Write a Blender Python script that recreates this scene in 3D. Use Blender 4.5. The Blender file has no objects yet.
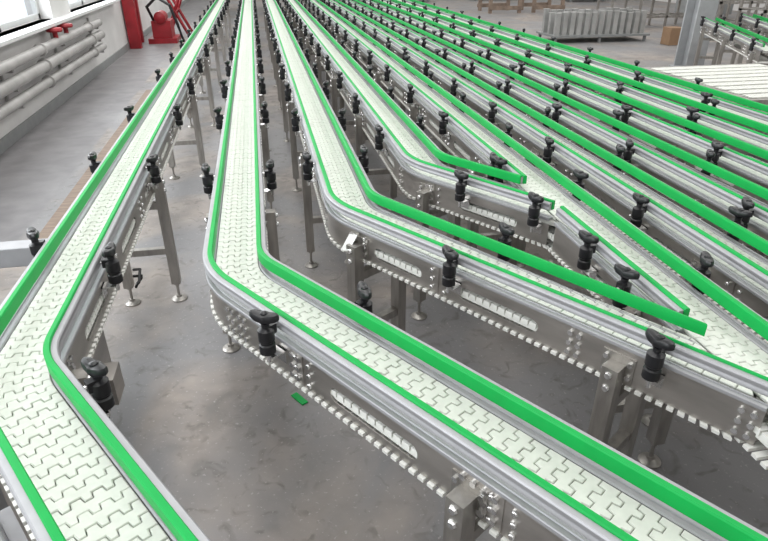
import bpy, math, random, bmesh
from mathutils import Vector, Matrix
random.seed(4)
ANG = math.radians(33)
ZB = 0.80
ZP = ZB-.128      # bottom of side plate

# ------------------------------------------------------------ materials
def newmat(name):
    m = bpy.data.materials.new(name); m.use_nodes = True
    nt = m.node_tree
    return m, nt, nt.nodes['Principled BSDF']

def mat(name, col, rough=0.5, metal=0.0, var=0.12, scale=8.0, rvar=0.0, bump=0.0, stretch=(1,1,1), spec=None):
    m, nt, b = newmat(name)
    tc = nt.nodes.new('ShaderNodeTexCoord')
    mp = nt.nodes.new('ShaderNodeMapping'); mp.inputs['Scale'].default_value = stretch
    nt.links.new(tc.outputs['Object'], mp.inputs['Vector'])
    n = nt.nodes.new('ShaderNodeTexNoise'); n.inputs['Scale'].default_value = scale; n.inputs['Detail'].default_value = 4
    nt.links.new(mp.outputs['Vector'], n.inputs['Vector'])
    r = nt.nodes.new('ShaderNodeValToRGB')
    r.color_ramp.elements[0].position = 0.3; r.color_ramp.elements[1].position = 0.7
    r.color_ramp.elements[0].color = [c*(1-var) for c in col] + [1]
    r.color_ramp.elements[1].color = [min(1, c*(1+var)) for c in col] + [1]
    nt.links.new(n.outputs['Fac'], r.inputs['Fac'])
    nt.links.new(r.outputs['Color'], b.inputs['Base Color'])
    b.inputs['Roughness'].default_value = rough; b.inputs['Metallic'].default_value = metal
    if spec is not None: b.inputs['Specular IOR Level'].default_value = spec
    if rvar > 0:
        mr = nt.nodes.new('ShaderNodeMapRange')
        mr.inputs['To Min'].default_value = rough - rvar; mr.inputs['To Max'].default_value = rough + rvar
        nt.links.new(n.outputs['Fac'], mr.inputs['Value']); nt.links.new(mr.outputs['Result'], b.inputs['Roughness'])
    if bump > 0:
        bp = nt.nodes.new('ShaderNodeBump'); bp.inputs['Strength'].default_value = bump; bp.inputs['Distance'].default_value = 0.01
        nt.links.new(n.outputs['Fac'], bp.inputs['Height']); nt.links.new(bp.outputs['Normal'], b.inputs['Normal'])
    return m

M = {}
M['chain'] = mat('white_acetal', (0.70,0.71,0.66), 0.5, var=0.06, scale=30, spec=.3)
M['chain_brightened'] = mat('acetal_return_brightened', (0.85,0.85,0.81), 0.5, var=0.04, scale=30)  # chain acetal with whiter colour, painted brighter to offset shade under the beam
M['green'] = mat('green_uhmw', (0.0,0.34,0.062), 0.5, var=0.06, scale=12, spec=.25)
M['alu'] = mat('anodised_aluminium', (0.38,0.38,0.395), 0.55, 0.45, var=0.06, scale=20)
M['steel'] = mat('stainless_steel', (0.47,0.445,0.42), 0.38, 0.92, var=0.2, scale=4, rvar=0.1, bump=.10, stretch=(1,1,4))
M['leg'] = mat('stainless_tube', (0.40,0.38,0.355), 0.4, 0.85, var=0.2, scale=6, rvar=0.08, stretch=(6,6,1))
M['bolt'] = mat('bolt_steel', (0.75,0.75,0.75), 0.25, 1.0, var=0.05)
M['black'] = mat('black_plastic', (0.009,0.009,0.011), 0.38, var=0.2)
M['dark'] = mat('slideway_plastic', (0.46,0.46,0.43), 0.6, var=0.2)
M['wallw'] = mat('painted_plaster', (0.66,0.65,0.64), 0.8, var=0.08, scale=2, bump=0.1)
M['ceil'] = mat('ceiling_paint', (0.6,0.6,0.6), 0.9, var=0.05)
M['pipe'] = mat('pipe_paint', (0.38,0.37,0.36), 0.45, var=0.18, scale=4)
M['red'] = mat('red_paint', (0.30,0.012,0.02), 0.45, var=0.25, scale=5)
M['wood'] = mat('wood_plank', (0.24,0.18,0.14), 0.7, var=0.3, scale=5, stretch=(1,8,1))
M['card'] = mat('cardboard', (0.27,0.17,0.10), 0.8, var=0.15, scale=4)
M['grey'] = mat('grey_enclosure', (0.25,0.26,0.26), 0.4, var=0.08)
M['col'] = mat('column_paint', (0.36,0.37,0.38), 0.5, var=0.08)
M['paper'] = mat('paper_label', (0.78,0.78,0.76), 0.6, var=0.03)
M['yellow'] = mat('yellow_label', (0.75,0.6,0.08), 0.5, var=0.05)
M['redlab'] = mat('red_label', (0.7,0.08,0.2), 0.5, var=0.05)
M['frame'] = mat('window_frame_paint', (0.75,0.76,0.76), 0.4, var=0.04)
M['cable'] = mat('cable_rubber', (0.02,0.02,0.022), 0.5, var=0.1)
M['roller'] = mat('bracket_grey', (0.40,0.40,0.39), 0.45, .3, var=0.2, scale=3)

# floor
m, nt, b = newmat('epoxy_concrete_floor'); M['floor'] = m
tc = nt.nodes.new('ShaderNodeTexCoord')
def noise(s, d=5, vec=None, dist=0):
    n = nt.nodes.new('ShaderNodeTexNoise'); n.inputs['Scale'].default_value = s; n.inputs['Detail'].default_value = d; n.inputs['Distortion'].default_value = dist
    nt.links.new(tc.outputs['Object'] if vec is None else vec, n.inputs['Vector']); return n
def ramp(inp, p0, c0, p1, c1):
    r = nt.nodes.new('ShaderNodeValToRGB'); e = r.color_ramp.elements
    e[0].position = p0; e[0].color = (*c0,1); e[1].position = p1; e[1].color = (*c1,1)
    nt.links.new(inp, r.inputs['Fac']); return r
def mix(f, a, c):
    x = nt.nodes.new('ShaderNodeMix'); x.data_type = 'RGBA'
    nt.links.new(f, x.inputs[0]); nt.links.new(a, x.inputs[6]); nt.links.new(c, x.inputs[7]); return x.outputs[2]
n1 = noise(1.1); n2 = noise(0.9, 8, dist=.6); n3 = noise(60, 3); n4 = noise(4.5, 9, dist=.4); n5 = noise(11, 7, dist=1.2)
base = ramp(n1.outputs['Fac'], .3, (.20,.196,.20), .7, (.27,.264,.268))
dust = ramp(n4.outputs['Fac'], .32, (.39,.335,.295), .68, (.20,.18,.165))
dm = ramp(n2.outputs['Fac'], .46, (0,0,0), .60, (.85,.85,.85))
c1 = mix(dm.outputs['Color'], base.outputs['Color'], dust.outputs['Color'])
st = ramp(n5.outputs['Fac'], .56, (0,0,0), .70, (.55,.55,.55))
dk = ramp(n1.outputs['Fac'], 0, (.11,.10,.095), 1, (.13,.12,.11))
c1 = mix(st.outputs['Color'], c1, dk.outputs['Color'])
sp = ramp(n3.outputs['Fac'], .63, (0,0,0), .70, (.45,.45,.45))
lt = ramp(n1.outputs['Fac'], 0, (.46,.44,.42), 1, (.5,.48,.46))
c2 = mix(sp.outputs['Color'], c1, lt.outputs['Color'])
sep = nt.nodes.new('ShaderNodeSeparateXYZ'); nt.links.new(tc.outputs['Object'], sep.inputs[0])
lf = nt.nodes.new('ShaderNodeMapRange'); lf.inputs['From Min'].default_value = -1.76; lf.inputs['From Max'].default_value = -1.80
nt.links.new(sep.outputs['X'], lf.inputs['Value'])
con = ramp(n4.outputs['Fac'], .3, (.18,.175,.18), .75, (.26,.25,.255))
c3 = mix(lf.outputs['Result'], c2, con.outputs['Color'])
nt.links.new(c3, b.inputs['Base Color'])
rr = nt.nodes.new('ShaderNodeMapRange'); rr.inputs['To Min'].default_value = .3; rr.inputs['To Max'].default_value = .7
nt.links.new(n2.outputs['Fac'], rr.inputs['Value']); nt.links.new(rr.outputs['Result'], b.inputs['Roughness'])
b.inputs['Specular IOR Level'].default_value = .35

# ------------------------------------------------------------ mesh builder
IDM = lambda a, b_, c: (a, b_, c)
class MB:
    def __init__(s): s.v = []; s.f = []
    def add(s, vs, fs):
        o = len(s.v); s.v.extend(vs); s.f.extend([tuple(i+o for i in f) for f in fs])
    def box(s, x0, x1, y0, y1, z0, z1, T=IDM):
        p = [T(x, y, z) for z in (z0, z1) for x, y in ((x0,y0),(x1,y0),(x1,y1),(x0,y1))]
        s.add(p, [(3,2,1,0),(4,5,6,7),(0,1,5,4),(1,2,6,5),(2,3,7,6),(3,0,4,7)])
    def rings(s, rings, cap=True):
        n = len(rings[0]); vs = [p for r in rings for p in r]; fs = []
        for i in range(len(rings)-1):
            for j in range(n):
                k = (j+1) % n
                fs.append((i*n+j, i*n+k, (i+1)*n+k, (i+1)*n+j))
        if cap:
            fs.append(tuple(range(n-1, -1, -1))); fs.append(tuple((len(rings)-1)*n+j for j in range(n)))
        s.add(vs, fs)
    def lathe(s, c, prof, axis='z', n=12, T=IDM):
        rg = []
        for r, h in prof:
            ring = []
            for j in range(n):
                a = 2*math.pi*j/n; u, w = r*math.cos(a), r*math.sin(a)
                if axis == 'z': p = (c[0]+u, c[1]+w, c[2]+h)
                elif axis == 'y': p = (c[0]+u, c[1]+h, c[2]+w)
                else: p = (c[0]+h, c[1]+u, c[2]+w)
                ring.append(T(*p))
            rg.append(ring)
        s.rings(rg)
    def cyl(s, c, r, h, axis='z', n=12, T=IDM): s.lathe(c, [(r,0),(r,h)], axis, n, T)
    def tube(s, pts, r, n=8):
        pts = [Vector(p) for p in pts]; rg = []
        for i, p in enumerate(pts):
            d = (pts[min(i+1,len(pts)-1)] - pts[max(i-1,0)]).normalized()
            up = Vector((0,0,1)) if abs(d.z) < .9 else Vector((1,0,0))
            a = d.cross(up).normalized(); bb = a.cross(d)
            rg.append([tuple(p + a*r*math.cos(2*math.pi*j/n) + bb*r*math.sin(2*math.pi*j/n)) for j in range(n)])
        s.rings(rg)
    def obj(s, name, material, parent=None, smooth=True, bevel=0):
        me = bpy.data.meshes.new(name); me.from_pydata(s.v, [], s.f); me.update()
        bm = bmesh.new(); bm.from_mesh(me); bmesh.ops.recalc_face_normals(bm, faces=bm.faces); bm.to_mesh(me); bm.free()
        o = bpy.data.objects.new(name, me); bpy.context.scene.collection.objects.link(o)
        me.materials.append(material)
        if smooth:
            for p in me.polygons: p.use_smooth = True
            me.set_sharp_from_angle(angle=math.radians(35))
        if bevel:
            bv = o.modifiers.new('bevel', 'BEVEL'); bv.width = bevel; bv.segments = 2; bv.limit_method = 'ANGLE'
        if parent: o.parent = parent
        return o
def empty(name, parent=None):
    o = bpy.data.objects.new(name, None); bpy.context.scene.collection.objects.link(o)
    o.empty_display_size = .1
    if parent: o.parent = parent
    return o

# ------------------------------------------------------------ conveyor path
class Path:
    """runs from far toward -Y; optional bend at corner; q = distance from corner along run"""
    def __init__(s, x, ycorner, yfar, post, R=0.36, bend=True, clampx=None, head=0.0):
        s.x, s.yc, s.yfar, s.R, s.bend, s.cx, s.head = x, ycorner, yfar, R, bend, clampx, head
        s.tl = R*math.tan(ANG/2) if bend else 0
        s.arc = R*ANG if bend else 0
        s.q0 = -(yfar-ycorner); s.q1 = post
    def frame(s, q):
        if not s.bend: return (s.x+q*math.sin(s.head), s.yc-q*math.cos(s.head), s.head)
        if q <= -s.tl: return (s.x, s.yc-q, 0.0)
        if q < -s.tl + s.arc:
            a = (q+s.tl)/s.R
            cx, cy = s.x+s.R, s.yc+s.tl
            return (cx - s.R*math.cos(a), cy - s.R*math.sin(a), a)
        e = q + s.tl - s.arc
        a = ANG
        bx = s.x + s.tl*math.sin(a); by = s.yc - s.tl*math.cos(a)
        return (bx+e*math.sin(a), by-e*math.cos(a), a)
    def T(s, q, lat, z):
        x, y, a = s.frame(q)
        X, Y = x+lat*math.cos(a), y+lat*math.sin(a)
        if s.cx is not None and X > s.cx: X = s.cx
        return (X, Y, z)
    def rigid(s, q):
        x, y, a = s.frame(q); ca, sa = math.cos(a), math.sin(a)
        return lambda d, lat, z: (x+lat*ca+d*sa, y+lat*sa-d*ca, z)
    def samples(s, a, b_):
        r = [a]
        if s.bend:
            for i in range(11):
                q = -s.tl + s.arc*i/10
                if a < q < b_: r.append(q)
        r.append(b_); return r
    def sweep(s, mb, prof, a, b_):
        rg = [[s.T(q, l, z) for l, z in prof] for q in s.samples(a, b_)]
        mb.rings(rg)

def link_outline(p, w, g):
    h = w/2; t = p*0.40
    cs = [-0.60*h, 0.0, 0.60*h]; tw = 0.0115; sl = .003
    pts = [(g*.5, -h)]
    for c in cs:
        pts += [(g*.5, c-tw-g*.5), (g*.5+t*.35, c-tw-g*.5+.001), (g*.5+t, c-tw+sl-g*.5), (g*.5+t, c+tw-sl+g*.5), (g*.5+t*.35, c+tw+g*.5-.001), (g*.5, c+tw+g*.5)]
    pts.append((g*.5, h))
    pts.append((p-g*.5, h))
    for c in reversed(cs):
        pts += [(p-g*.5, c+tw-g*.5), (p-g*.5+t*.35, c+tw-g*.5-.001), (p-g*.5+t, c+tw-sl-g*.5), (p-g*.5+t, c-tw+sl+g*.5), (p-g*.5+t*.35, c-tw+g*.5+.001), (p-g*.5, c-tw+g*.5)]
    pts.append((p-g*.5, -h))
    return pts

def chain(path, mb, a, b_, p=0.043, w=0.150, z=ZB, th=0.009):
    o1 = link_outline(p, w-.004, .0054); o2 = link_outline(p, w, .0018); n = len(o1)
    nn = int((b_-a)/p)
    for i in range(nn):
        q = a + i*p; dz = random.uniform(-.0009,.0009)
        vs = [path.T(q+u, l, z+dz) for u, l in o1] + [path.T(q+u, l, z+dz-.0022) for u, l in o2] + [path.T(q+u, l, z+dz-th) for u, l in o2]
        fs = [tuple(range(n))]
        for k in (0, n): fs += [(k+j, k+j+n, k+(j+1) % n + n, k+(j+1) % n) for j in range(n)]
        mb.add(vs, fs)

def plate_slot(path, mb, lat, qa, qb, z0, z1, sl, sh, zc):
    qc = (qa+qb)/2; r = sh/2; hl = sl/2 - r
    inner = []; outer = []
    N = 8
    def lerp(a, c, t): return (a[0]+(c[0]-a[0])*t, a[1]+(c[1]-a[1])*t)
    for side in (-1, 1):
        xe = qc + side*hl; xo = qa if side < 0 else qb
        key = [(xe, z1), (xo, z1), (xo, zc), (xo, z0), (xe, z0)]
        if side > 0: key = key[::-1]
        for i in range(N+1):
            t = i/N*4; k = min(3, int(t)); outer.append(lerp(key[k], key[k+1], t-k))
            a = math.pi/2 + math.pi*i/N if side < 0 else -math.pi/2 + math.pi*i/N
            inner.append((xe + r*math.cos(a), zc + r*math.sin(a)))
    n = len(inner); sg = 1 if lat < 0 else -1
    vs = [path.T(q, lat, z) for q, z in outer] + [path.T(q, lat, z) for q, z in inner] + [path.T(q, lat+sg*.004, z) for q, z in inner]
    fs = []
    for j in range(n):
        k = (j+1) % n
        fs += [(j, k, n+k, n+j), (n+j, n+k, 2*n+k, 2*n+j)]
    mb.add(vs, fs)

def knob(path, q, side, mbk, mbs):
    T = path.rigid(q); L = side*0.150
    mbs.cyl((0, min(L, side*.108) if side > 0 else L, ZB+.045), .006, abs(L-side*.108), 'y', 8, T)
    mbs.box(-.022, .022, min(side*.101, L), max(side*.101, L), ZB-.045, ZB-.040, T)
    mbs.box(-.022, .022, min(side*.101, side*.106), max(side*.101, side*.106), ZB-.085, ZB-.040, T)
    mbs.cyl((0, L, ZB-.065), .007, .04, 'z', 8, T)
    mbk.lathe((0, L, ZB-.034), [(.019,0),(.024,.004),(.024,.032),(.020,.036),(.020,.042),(.024,.046),(.024,.082),(.017,.087),(.012,.090),(.012,.102),(.017,.108)], 'z', 14, T)
    mbk.box(-.012, .012, L-side*.03 if side > 0 else L, L if side > 0 else L+.03, ZB+.03, ZB+.06, T)
    ca = random.uniform(-.5, .5)
    ol = []
    n = 28
    for j in range(n):
        a = 2*math.pi*j/n
        r = .026 + .021*(abs(math.cos(a))**3) - .004*(abs(math.sin(2*a)))
        ol.append((r*math.cos(a), r*math.sin(a)*.8, abs(math.cos(a))**4))
    def R(u, v, z): return T(u*math.cos(ca)-v*math.sin(ca), L+u*math.sin(ca)+v*math.cos(ca), z)
    z0 = ZB+.074
    rg = []
    for sc, h in ((.55,0),(.9,.003),(1,.009),(1,.018),(.9,.024),(.6,.026)):
        rg.append([R(u*sc, v*sc, z0+h+e*.006) for u, v, e in ol])
    mbk.rings(rg)
    mbk.lathe((0, L, z0+.024), [(.012,0),(.011,.006),(.006,.009)], 'z', 10, T)

def leg(path, q, mbl, mbb, brace=True):
    T = path.rigid(q); w = .025
    for sd in (-1, 1):
        L = sd*.130
        mbl.box(-w, w, L-w, L+w, .11, ZB-.062, T)
        mbl.box(-.05, .05, sd*.101 if sd > 0 else sd*.105, sd*.105 if sd > 0 else sd*.101, ZB-.126, ZB-.035, T)
        mbl.cyl((0, L, .02), .008, .1, 'z', 8, T)
        mbl.lathe((0, L, .095), [(.016,0),(.016,.016)], 'z', 6, T)
        mbl.lathe((0, L, 0), [(.044,0),(.044,.006),(.036,.012),(.016,.018),(.014,.03)], 'z', 18, T)
        for zz in (ZB-.13, ZB-.085):
            mbb.lathe((0, L+sd*w if sd > 0 else L-w-.009, zz), [(.013,0),(.013,.003),(.009,.009)] if sd > 0 else [(.009,0),(.013,.006),(.013,.009)], 'y', 8, T)
        for dd in (-.037, .037):
            for zz in (ZB-.055, ZB-.10):
                mbb.lathe((dd, sd*.105 if sd > 0 else sd*.105-.008, zz), [(.009,0),(.009,.008)], 'y', 6, T)
    if brace:
        mbl.box(-.018, .018, -.105, .105, .30, .336, T)
        mbl.box(-.018, .018, -.105, .105, .57, .606, T)

def conveyor(path, legs, knobsL, knobsR, railL=None, railR=None, slot_step=.62, name='chain_conveyor', post=None):
    E = empty(name)
    a, b_ = path.q0, path.q1
    mc = MB(); chain(path, mc, a, b_)
    mc.obj('chain_links', M['chain'], E, smooth=False)
    md = MB(); path.sweep(md, [(-.078, ZB-.03), (.078, ZB-.03), (.078, ZB-.014), (-.078, ZB-.014)], a, b_)
    md.obj('slideway', M['dark'], E, smooth=False)
    mr = MB(); pr = .031
    nn = int((b_-a)/pr)
    for i in range(nn):
        q = a + i*pr
        if path.frame(q)[1] > 9: continue
        mr.box(q+.006, q+.025, -.110, .110, ZP-.012, ZP-.002, path.T)
        if path.frame(q)[1] < 6:
            mr.box(q+.003, q+.028, -.0985, .0985, ZB-.086, ZB-.068, path.T)
            mr.box(q+.000, q+.031, -.094, .094, ZB-.098, ZB-.082, path.T)
    mr.obj('return_chain', M['chain_brightened'], E, smooth=False)
    mg, ma = MB(), MB()
    for sd, segs in ((-1, railL), (1, railR)):
        segs = segs or [(a, b_)]
        for s0, s1 in segs:
            P = [(.076,.833),(.093,.833),(.094,.869),(.091,.873),(.079,.873),(.076,.869)]
            path.sweep(mg, [(sd*l, z) for l, z in P], s0, s1)
            P = [(.094,.832),(.108,.832),(.111,.835),(.111,.843),(.109,.846),(.109,.851),(.111,.854),(.111,.861),(.108,.865),(.102,.866),(.094,.866)]
            path.sweep(ma, [(sd*l, z) for l, z in P], s0+.004, s1-.004)
    mg.obj('green_guide_strip', M['green'], E)
    for sd in (-1, 1):
        P = [(.078, ZB-.012),(.108, ZB-.012),(.110, ZB-.010),(.110, ZB-.001),(.108, ZB+.001),(.100,ZB+.001),(.098,ZB-.002),(.092,ZB-.002),(.090,ZB+.001),(.082, ZB+.001),(.078,ZB-.002)]
        segs = (railL if sd < 0 else railR) or [(a, b_)]
        for s0, s1 in segs: path.sweep(ma, [(sd*l, z) for l, z in P], s0, s1)
    ma.obj('aluminium_profile', M['alu'], E)
    ms, mb, mk = MB(), MB(), MB()
    zt, z0 = ZB-.012, ZP
    BZ = (ZB-.037, ZB-.072, ZB-.107)
    for sd in (-1, 1):
        lat = sd*.101
        segs = (railL if sd < 0 else railR) or [(a, b_)]
        for s0, s1 in segs:
            cells = []
            bend0, bend1 = (-path.tl-.05, -path.tl+path.arc+.05) if path.bend else (1e9, 1e9)
            def fill(u0, u1):
                k = max(1, round((u1-u0)/slot_step)); st = (u1-u0)/k
                for i in range(k): cells.append((u0+i*st, u0+(i+1)*st, st > .4))
            if path.bend and s0 < bend0 and s1 > bend1:
                fill(s0, bend0); cells.append((bend0, bend1, False))
                if post:
                    u = bend1
                    for e, fl in post:
                        e = min(e, s1)
                        if e-u > .02: cells.append((u, e, fl and e-u > .3)); u = e
                    if s1-u > .02: cells.append((u, s1, s1-u > .4))
                else: fill(bend1, s1)
            else: fill(s0, s1)
            for u0, u1, sl in cells:
                near = path.frame((u0+u1)/2)[1] < 14
                if sl and near:
                    hw = min(.20, (u1-u0)/2-.05)
                    c0, c1 = (u0+u1)/2-hw, (u0+u1)/2+hw
                    for e0, e1 in ((u0, c0), (c1, u1)):
                        ms.add([path.T(e0,lat,z0), path.T(e1,lat,z0), path.T(e1,lat,zt), path.T(e0,lat,zt)], [(0,1,2,3)])
                    plate_slot(path, ms, lat, c0, c1, z0, zt, hw*2-.07, .048, ZB-.078)
                    T = path.rigid(u0)
                    if u0 > s0+.05:
                        for dd in (-.03, .03):
                            for zz in BZ:
                                mb.lathe((dd, lat if sd > 0 else lat-.009, zz), [(.009,0),(.009,.005),(.006,.009)] if sd > 0 else [(.006,0),(.009,.004),(.009,.009)], 'y', 8, T)
                        ms.box(-.0015, .0015, min(lat, lat+sd*.003), max(lat, lat+sd*.003), z0, zt, T)
                else:
                    rg = path.samples(u0, u1)
                    for i in range(len(rg)-1):
                        ms.add([path.T(rg[i],lat,z0), path.T(rg[i+1],lat,z0), path.T(rg[i+1],lat,zt), path.T(rg[i],lat,zt)], [(0,1,2,3)])
                    if not sl:
                        for qq in (u0+.02, u0+.05, u1-.05, u1-.02):
                            T = path.rigid(qq)
                            for zz in BZ:
                                mb.lathe((0, lat if sd > 0 else lat-.008, zz), [(.009,0),(.008,.008)], 'y', 8, T)
            rg = path.samples(s0, s1)
            for i in range(len(rg)-1):
                ms.add([path.T(rg[i],lat,z0), path.T(rg[i+1],lat,z0), path.T(rg[i+1],lat-sd*.014,z0), path.T(rg[i],lat-sd*.014,z0)], [(0,1,2,3)])
    ms_l = MB()
    for q in legs: leg(path, q, ms_l, mb)
    for q in knobsL: knob(path, q, -1, mk, mb)
    for q in knobsR: knob(path, q, 1, mk, mb)
    ms.obj('side_plates', M['steel'], E, smooth=False)
    ms_l.obj('support_legs', M['leg'], E)
    mb.obj('bolts_and_studs', M['bolt'], E)
    mk.obj('clamp_knobs', M['black'], E)
    return E

YF = 24.0
def Q(yc, ys): return [yc-y for y in ys]
def far(start, step, end=16):
    r = []; y = start
    while y < end: r.append(y); y += step
    return r

p1 = p = Path(-.72, 1.42, YF, 2.0)
E1 = conveyor(p, Q(1.42, [3.2, 5.4]+far(7.2,1.9))+[-.08, 1.5], Q(1.42, [2.2,3.15,4.2,5.6]+far(6.6,1.0)), [.22]+Q(1.42,[2.0,3.05,4.2]+far(5.2,1.0)))
p = Path(-.15, 1.89, YF, 2.3, clampx=1.165)
conveyor(p, Q(1.89, [2.63,4.4]+far(6.1,1.7))+[1.11], [.40,1.75]+Q(1.89,[2.85,4.05]+far(5.0,.95)), [.49,1.8]+Q(1.89,[2.85,4.15]+far(5.1,.95)), railR=[(p.q0, 2.0)], post=[(.50,False),(1.07,True),(1.20,False),(1.75,True)])
p3 = p = Path(.335, 2.40, YF, 1.62, clampx=1.165)
E3 = conveyor(p, Q(2.40, [3.47,4.88]+far(6.4,1.5))+[.15,1.28], [.667,1.39]+Q(2.4,[2.95,3.9]+far(4.8,.9)), [.684,1.15]+Q(2.4,[3.0,3.85]+far(4.8,.9)), railR=[(p.q0, 1.46)], railL=[(p.q0, 1.66)], post=[(.58,True),(1.10,True),(1.66,False)])
p = Path(.79, 2.90, YF, .86, clampx=1.165)
conveyor(p, Q(2.90, [4.3]+far(5.8,1.5))+[.1], [.35,.75]+Q(2.9,[3.4]+far(4.3,.9)), [.35]+Q(2.9,[3.6]+far(4.5,.9)), railR=[(p.q0, .52)], railL=[(p.q0, .80)])
for i, x in enumerate([1.25, 1.65, 2.05, 2.48, 2.87, 3.26]):
    p = Path(x, 0.0, YF, -0.3, bend=False)
    L = [-y for y in far(1.7+.13*((i*3) % 4), .88)]
    R = [-y for y in far(1.54+.17*((i*5) % 3), .88)]
    kw = {}
    if i == 0:
        kw['railL'] = [(-YF, -2.50), (-2.12, -1.30)]
        L = [-y for y in [1.78]+far(2.75,.9)]
    conveyor(p, [-y for y in far(1.52+.2*(i % 3), 1.5)], L, R, slot_step=.6+.03*i, **kw)
# short conveyors standing at an angle in the right part of the hall
for x, y, l in ((7.0,9.0,3.1),(8.0,9.4,3.0),(9.0,9.8,3.6)):
    p = Path(x, y, y, l, bend=False, head=math.radians(-25))
    conveyor(p, [.3,1.6,2.9], [.2,1.1,2.0,2.9], [.2,1.1,2.0,2.9])

# ------------------------------------------------------------ room
def simple(name, mt, boxes, bevel=0, parent=None, T=IDM):
    mb = MB()
    for bx in boxes: mb.box(*bx, T=T)
    return mb.obj(name, mt, parent, smooth=False, bevel=bevel)
simple('floor', M['floor'], [(-2.95, 16, -4, 30, -.1, 0)])
wb = [(-2.95,-2.65,-4,30,0,1.0), (-2.95,-2.65,-4,30,3.3,6)]
wins = [(-1.5,1.5),(2.4,5.4),(6.3,9.3),(10.2,13.0),(16,19),(20,23),(24,27)]
prev = -4
for a_, b2 in wins: wb.append((-2.95,-2.65,prev,a_,1.0,3.3)); prev = b2
wb.append((-2.95,-2.65,prev,30,1.0,3.3))
simple('wall_left', M['wallw'], wb)
simple('wall_right', M['wallw'], [(16,16.2,-4,30,0,6)])
simple('wall_back', M['wallw'], [(-2.95,16.2,30,30.2,0,6)])
simple('wall_front', M['wallw'], [(-2.95,16.2,-4.2,-4,0,6)])
simple('ceiling', M['ceil'], [(-2.95,16.2,-4.2,30.2,6,6.2)])
for i, (a_, b2) in enumerate(wins):
    mid = (a_+b2)/2
    simple('window_%d' % (i+1), M['frame'], [(-2.86,-2.80,a_,b2,1.0,1.07),(-2.86,-2.80,a_,b2,3.23,3.3),(-2.86,-2.80,a_,a_+.07,1,3.3),(-2.86,-2.80,b2-.07,b2,1,3.3),(-2.86,-2.80,mid-.04,mid+.04,1,3.3),(-2.86,-2.80,a_,b2,2.3,2.36)])
simple('trim_1', M['frame'], [(-2.80,-2.50,-4,13.2,.955,1.0)], bevel=.008)
simple('baseboard_left', M['grey'], [(-2.65,-2.63,-4,30,0,.12)])
mb = MB()
for z, r in ((.78,.055),(.60,.065),(.42,.055)):
    mb.cyl((-2.50,-3.5,z), r, 14.6, 'y', 20)
for y in range(-3, 12, 2):
    mb.box(-2.645,-2.49,y,y+.04,.33,.36); mb.box(-2.645,-2.62,y,y+.04,.33,.86); mb.box(-2.645,-2.5,y,y+.04,.5,.53); mb.box(-2.645,-2.5,y,y+.04,.69,.72)
for y in (1.6, 5.8, 8.0, 10.4):
    for z, r in ((.78,.055),(.60,.065),(.42,.055)): mb.lathe((-2.5,y,z), [(r,0),(r+.02,.004),(r+.02,.03),(r,.034)], 'y', 20)
EP = mb.obj('heating_pipes', M['pipe'])
mb = MB()
for yy in (8.7, 9.2):
    mb.lathe((-2.5,yy,.82), [(.03,0),(.03,.08),(.09,.08),(.10,.10),(.09,.125),(.02,.13)], 'z', 14)
mb.obj('valve_handwheels', M['red'], EP)
E = empty('red_steel_gate'); mb = MB()
mb.box(-2.62,-2.40,13.9,14.08,0,3.4); mb.box(-2.62,-2.5,14.9,15.04,0,3.4); mb.box(-2.6,-2.5,14,15,2.4,2.5)
mb.box(-2.6,-2.54,14,15,.9,1.0)
mb.obj('gate_frame', M['red'], E, smooth=False)
E = empty('red_pump_unit'); mb = MB()
mb.box(-2.35,-1.75,14.6,15.4,.0,.10); mb.box(-2.25,-1.85,14.7,15.3,.10,.45)
mb.lathe((-2.05,14.6,.52),[(.06,0),(.12,.04),(.12,.5),(.08,.56)],'y',20)
mb.obj('pump_body', M['red'], E)
mb = MB()
mb.tube([(-2.2,14.9,.4),(-2.25,14.5,.75),(-2.0,14.3,.95),(-1.75,14.2,.8),(-1.65,14.3,.4),(-1.6,14.5,.05)],.03,10)
mb.obj('pump_hose', M['cable'], E)
mb = MB()
for a0, a1 in (((-2.1,15.8,0.02),(-1.6,15.8,1.1)),((-1.6,15.8,0.02),(-2.1,15.8,1.1)),((-2.1,16.6,0.02),(-1.6,16.6,1.1)),((-1.6,16.6,0.02),(-2.1,16.6,1.1)),((-1.85,15.7,.55),(-1.85,16.7,.55)),((-1.6,15.7,1.1),(-1.6,16.7,1.1)),((-2.1,15.7,1.1),(-2.1,16.7,1.1))):
    mb.tube([a0,a1],.035,4)
mb.obj('red_trestle', M['red'], smooth=False)
simple('floor_plank', M['wood'], [(-1.66,-1.52,3.9,9.4,0,.02)], bevel=.004)
ct, sn = math.cos(.55), math.sin(.55)
simple('green_strip_offcut', M['green'], [(-.016,.016,-.045,.045,0,.007)], bevel=.002, T=lambda x,y,z: (.035+x*ct-y*sn, 2.165+x*sn+y*ct, z))
mb = MB(); cx, cy = 7.25, 9.6
mb.box(cx-.17,cx+.17,cy-.17,cy-.14,0,6); mb.box(cx-.17,cx+.17,cy+.14,cy+.17,0,6); mb.box(cx-.02,cx+.02,cy-.14,cy+.14,0,6); mb.box(cx-.22,cx+.22,cy-.22,cy+.22,0,.03)
mb.obj('steel_column', M['col'], smooth=False)

E = empty('workbench_with_chain'); mb = MB(); mc = MB()
mb.box(3.9,5.3,4.3,5.9,.68,.72)
for xx in (3.95,5.2):
    for yy in (4.35,5.85): mb.box(xx,xx+.05,yy-.025,yy+.025,0,.68)
mb.obj('bench_frame', M['leg'], E, smooth=False)
for k in range(9):
    y = 4.42+k*.165
    pp = Path(5.25, y, y, 1.3, bend=False, head=math.radians(-90))
    chain(pp, mc, 0, 1.3, w=.12, z=.7305)
mc.obj('loose_chain', M['chain'], E, smooth=False)
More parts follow.
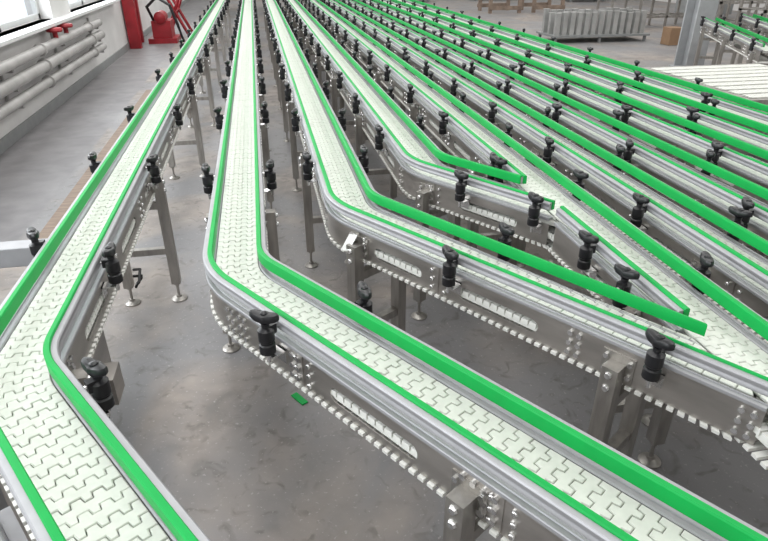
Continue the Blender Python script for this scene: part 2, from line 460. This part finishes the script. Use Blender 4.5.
# ---- rack with upright support brackets
E = empty('rack_of_brackets'); mb = MB(); mw = MB()
mw.box(6.3,8.6,12.9,13.84,.12,.16)
for xx in (6.35,7.4,8.5):
    for yy in (12.95,13.75): mw.box(xx,xx+.05,yy,yy+.05,0,.12)
mw.obj('rack_base', M['grey'], E, smooth=False)
for i in range(13):
    for j in range(3):
        x0, y0 = 6.36+i*.17, 13.0+j*.3; h = .42+.06*random.random()
        mb.box(x0,x0+.10,y0,y0+.012,.16,.16+h); mb.box(x0,x0+.012,y0+.012,y0+.09,.16,.16+h); mb.box(x0+.088,x0+.10,y0+.012,y0+.09,.16,.16+h)
        mb.box(x0-.015,x0+.115,y0,y0+.10,.16+h,.175+h)
mb.obj('brackets', M['roller'], E, smooth=False)
mb = MB()
mb.box(8.62,8.95,12.2,12.5,0,.35); mb.box(9.05,9.4,12.3,12.7,0,.3)
mb.obj('cardboard_boxes', M['card'], smooth=False, bevel=.006)
mb = MB()
for x in (7.4, 8.9):
    for xx in (x, x+1.0):
        for yy in (20, 21): mb.box(xx,xx+.1,yy,yy+.1,0,1.1)
    for zz in (.1,.55,1.0): mb.box(x-.02,x+1.12,19.97,20.0,zz,zz+.12); mb.box(x-.02,x+1.12,21.1,21.13,zz,zz+.12)
mb.obj('wooden_crate_frame', M['wood'], smooth=False)
for x, y, n in ((8.9,15.2,4),(10.6,13.4,3),(9.9,11.2,2)):
    mb = MB()
    for i in range(n+1):
        for yy in (y, y+.7): mb.box(x+i*.8,x+i*.8+.05,yy,yy+.05,0,1.15)
    for zz in (.25,.7,1.1):
        for yy in (y, y+.7): mb.box(x,x+n*.8+.05,yy,yy+.04,zz,zz+.04)
        for i in range(n*3): mb.box(x+i*.267,x+i*.267+.06,y,y+.7,zz+.04,zz+.06)
    mb.obj('steel_rack', M['leg'], smooth=False)
for x, y, sx, h in ((5.2,25,1.6,1.4),(8.8,25.5,2.2,1.7),(12.2,24,1.6,1.5),(12.6,17,1.3,1.2)):
    E = empty('packing_machine'); mb = MB()
    mb.box(x,x+sx,y,y+.9,.12,h*.6); mb.box(x+.1,x+sx*.55,y+.1,y+.8,h*.6,h); mb.box(x+sx*.62,x+sx*.95,y+.05,y+.12,h*.6,h*.85)
    for xx in (x+.05,x+sx-.13):
        for yy in (y+.05,y+.77): mb.box(xx,xx+.08,yy,yy+.08,0,.12)
    mb.obj('machine_body', M['grey'], E, smooth=False, bevel=.01)

# ---- drive station left of the first conveyor
E = empty('drive_station'); mb = MB()
mb.box(-1.55,-.88,2.33,2.41,.70,.78); mb.box(-1.55,-.90,1.50,1.56,.70,.76); mb.box(-1.55,-1.49,1.5,2.35,.70,.76)
mb.box(-1.28,-1.22,1.56,2.35,.70,.76)
for xx, yy in ((-1.55,1.50),(-1.55,2.35),(-.98,1.5),(-.98,2.35)): mb.box(xx,xx+.06,yy,yy+.06,0,.70)
mb.obj('station_frame', M['alu'], E, smooth=False, bevel=.003)
mb = MB(); mb.box(-1.45,-1.0,1.62,2.2,.30,.56); mb.lathe((-1.2,1.6,.64),[(.05,0),(.075,.01),(.075,.3),(.05,.33)],'y',18)
mb.box(-1.49,-.98,1.66,2.3,.26,.30)
mb.obj('motor', M['grey'], E, bevel=.006)
# ---- gear motor hanging under the conveyor
E = empty('gear_motor', E1); mb = MB(); T = p1.rigid(-.28)
mb.box(-.16,.10,.105,.112,.42,.66,T); mb.box(-.16,.10,-.112,.112,.42,.428,T); mb.box(-.16,-.152,-.1,.11,.42,.64,T)
mb.box(-.05,.05,.112,.17,.50,.60,T)
mb.box(.15,.40,.104,.111,.36,.66,T); mb.box(.15,.40,.09,.104,.36,.367,T)
mb.obj('bracket_plates', M['steel'], E, smooth=False)
mb = MB(); mb.lathe((-.02,-.09,.52),[(.06,0),(.08,.01),(.08,.14),(.06,.16)],'y',20,T); mb.box(-.10,.06,-.10,.09,.43,.47,T)
mb.obj('motor_body', M['grey'], E)
mb = MB()
mb.tube([T(.05,.13,.60),T(.12,.16,.58),T(.2,.17,.50),T(.22,.15,.35),T(.15,.12,.2),T(.0,.1,.05),T(-.2,.0,.012)],.007,8)
mb.tube([T(-.62,.13,.62),T(-.66,.15,.6),T(-.70,.14,.57),T(-.68,.12,.55),T(-.62,.13,.57),T(-.60,.15,.60),T(-.66,.15,.63),T(-.72,.11,.60)],.006,8)
mb.obj('cable', M['cable'], E)
# ---- control box beside conveyor 1
E = empty('control_box', E1); T = p1.rigid(.55)
mb = MB(); mb.box(-.30,.30,-.42,-.15,.52,.69,T); mb.obj('enclosure', M['grey'], E, smooth=False, bevel=.006)
mb = MB(); mb.box(-.29,.29,-.145,-.115,.60,.65,T); mb.box(-.25,-.21,-.40,-.17,0,.52,T); mb.box(.21,.25,-.40,-.17,0,.52,T); mb.obj('mounting_rail', M['alu'], E, smooth=False)
mb = MB(); mb.box(-.02,.07,-.24,-.17,.69,.6915,T); mb.obj('yellow_sticker', M['yellow'], E, smooth=False)
mb = MB(); mb.box(-.14,-.05,-.23,-.17,.69,.6915,T); mb.box(.1,.2,-.25,-.18,.69,.6912,T); mb.obj('white_sticker', M['paper'], E, smooth=False)
mb = MB(); mb.box(-.14,-.05,-.195,-.18,.6915,.693,T); mb.obj('red_sticker', M['redlab'], E, smooth=False)
mb = MB(); mb.lathe((-.24,-.22,.69),[(.018,0),(.018,.01),(.012,.015)],'z',12,T); mb.lathe((-.2,-.3,.69),[(.018,0),(.018,.01),(.012,.015)],'z',12,T); mb.obj('push_buttons', M['black'], E)
# ---- paper tag on conveyor 3
T = p3.rigid(.10)
mb = MB(); mb.add([T(0,-.114,.765),T(.05,-.114,.775),T(.045,-.16,.715),T(-.005,-.16,.705)],[(0,1,2,3)]); mb.obj('paper_tag', M['paper'], E3, smooth=False)

# ------------------------------------------------------------ lights / world / camera
def area(name, loc, rot, sx, sy, e, col=(1,1,1)):
    l = bpy.data.lights.new(name, 'AREA'); l.shape = 'RECTANGLE'; l.size = sx; l.size_y = sy; l.energy = e; l.color = col
    o = bpy.data.objects.new(name, l); o.location = loc; o.rotation_euler = rot
    bpy.context.scene.collection.objects.link(o); return o
for i, x in enumerate((-.5, 5, 11)):
    area('ceiling_fill.%03d' % i, (x, 13, 5.9), (0,0,0), 2.4, 30, 720, (1,.99,.975))  # added fill light below the ceiling, not real lamp fixtures
for i, (a_, b2) in enumerate(wins[:5]):
    area('window_light.%03d' % i, (-2.78, (a_+b2)/2, 2.15), (0, math.radians(-90), 0), 2.2, 2.8, 110, (.95,.98,1))
w = bpy.data.worlds.new('World'); bpy.context.scene.world = w; w.use_nodes = True
w.node_tree.nodes['Background'].inputs[0].default_value = (.85,.93,1,1); w.node_tree.nodes['Background'].inputs[1].default_value = 1.2

cam = bpy.data.cameras.new('camera'); co = bpy.data.objects.new('camera', cam)
bpy.context.scene.collection.objects.link(co)
co.location = (0,0,1.8); co.rotation_euler = (math.radians(90-28.07), 0, math.radians(-11.14))
cam.sensor_width = 36; cam.lens = 28.125; cam.clip_start = .02
bpy.context.scene.camera = co
bpy.context.scene.view_settings.view_transform = 'Standard'
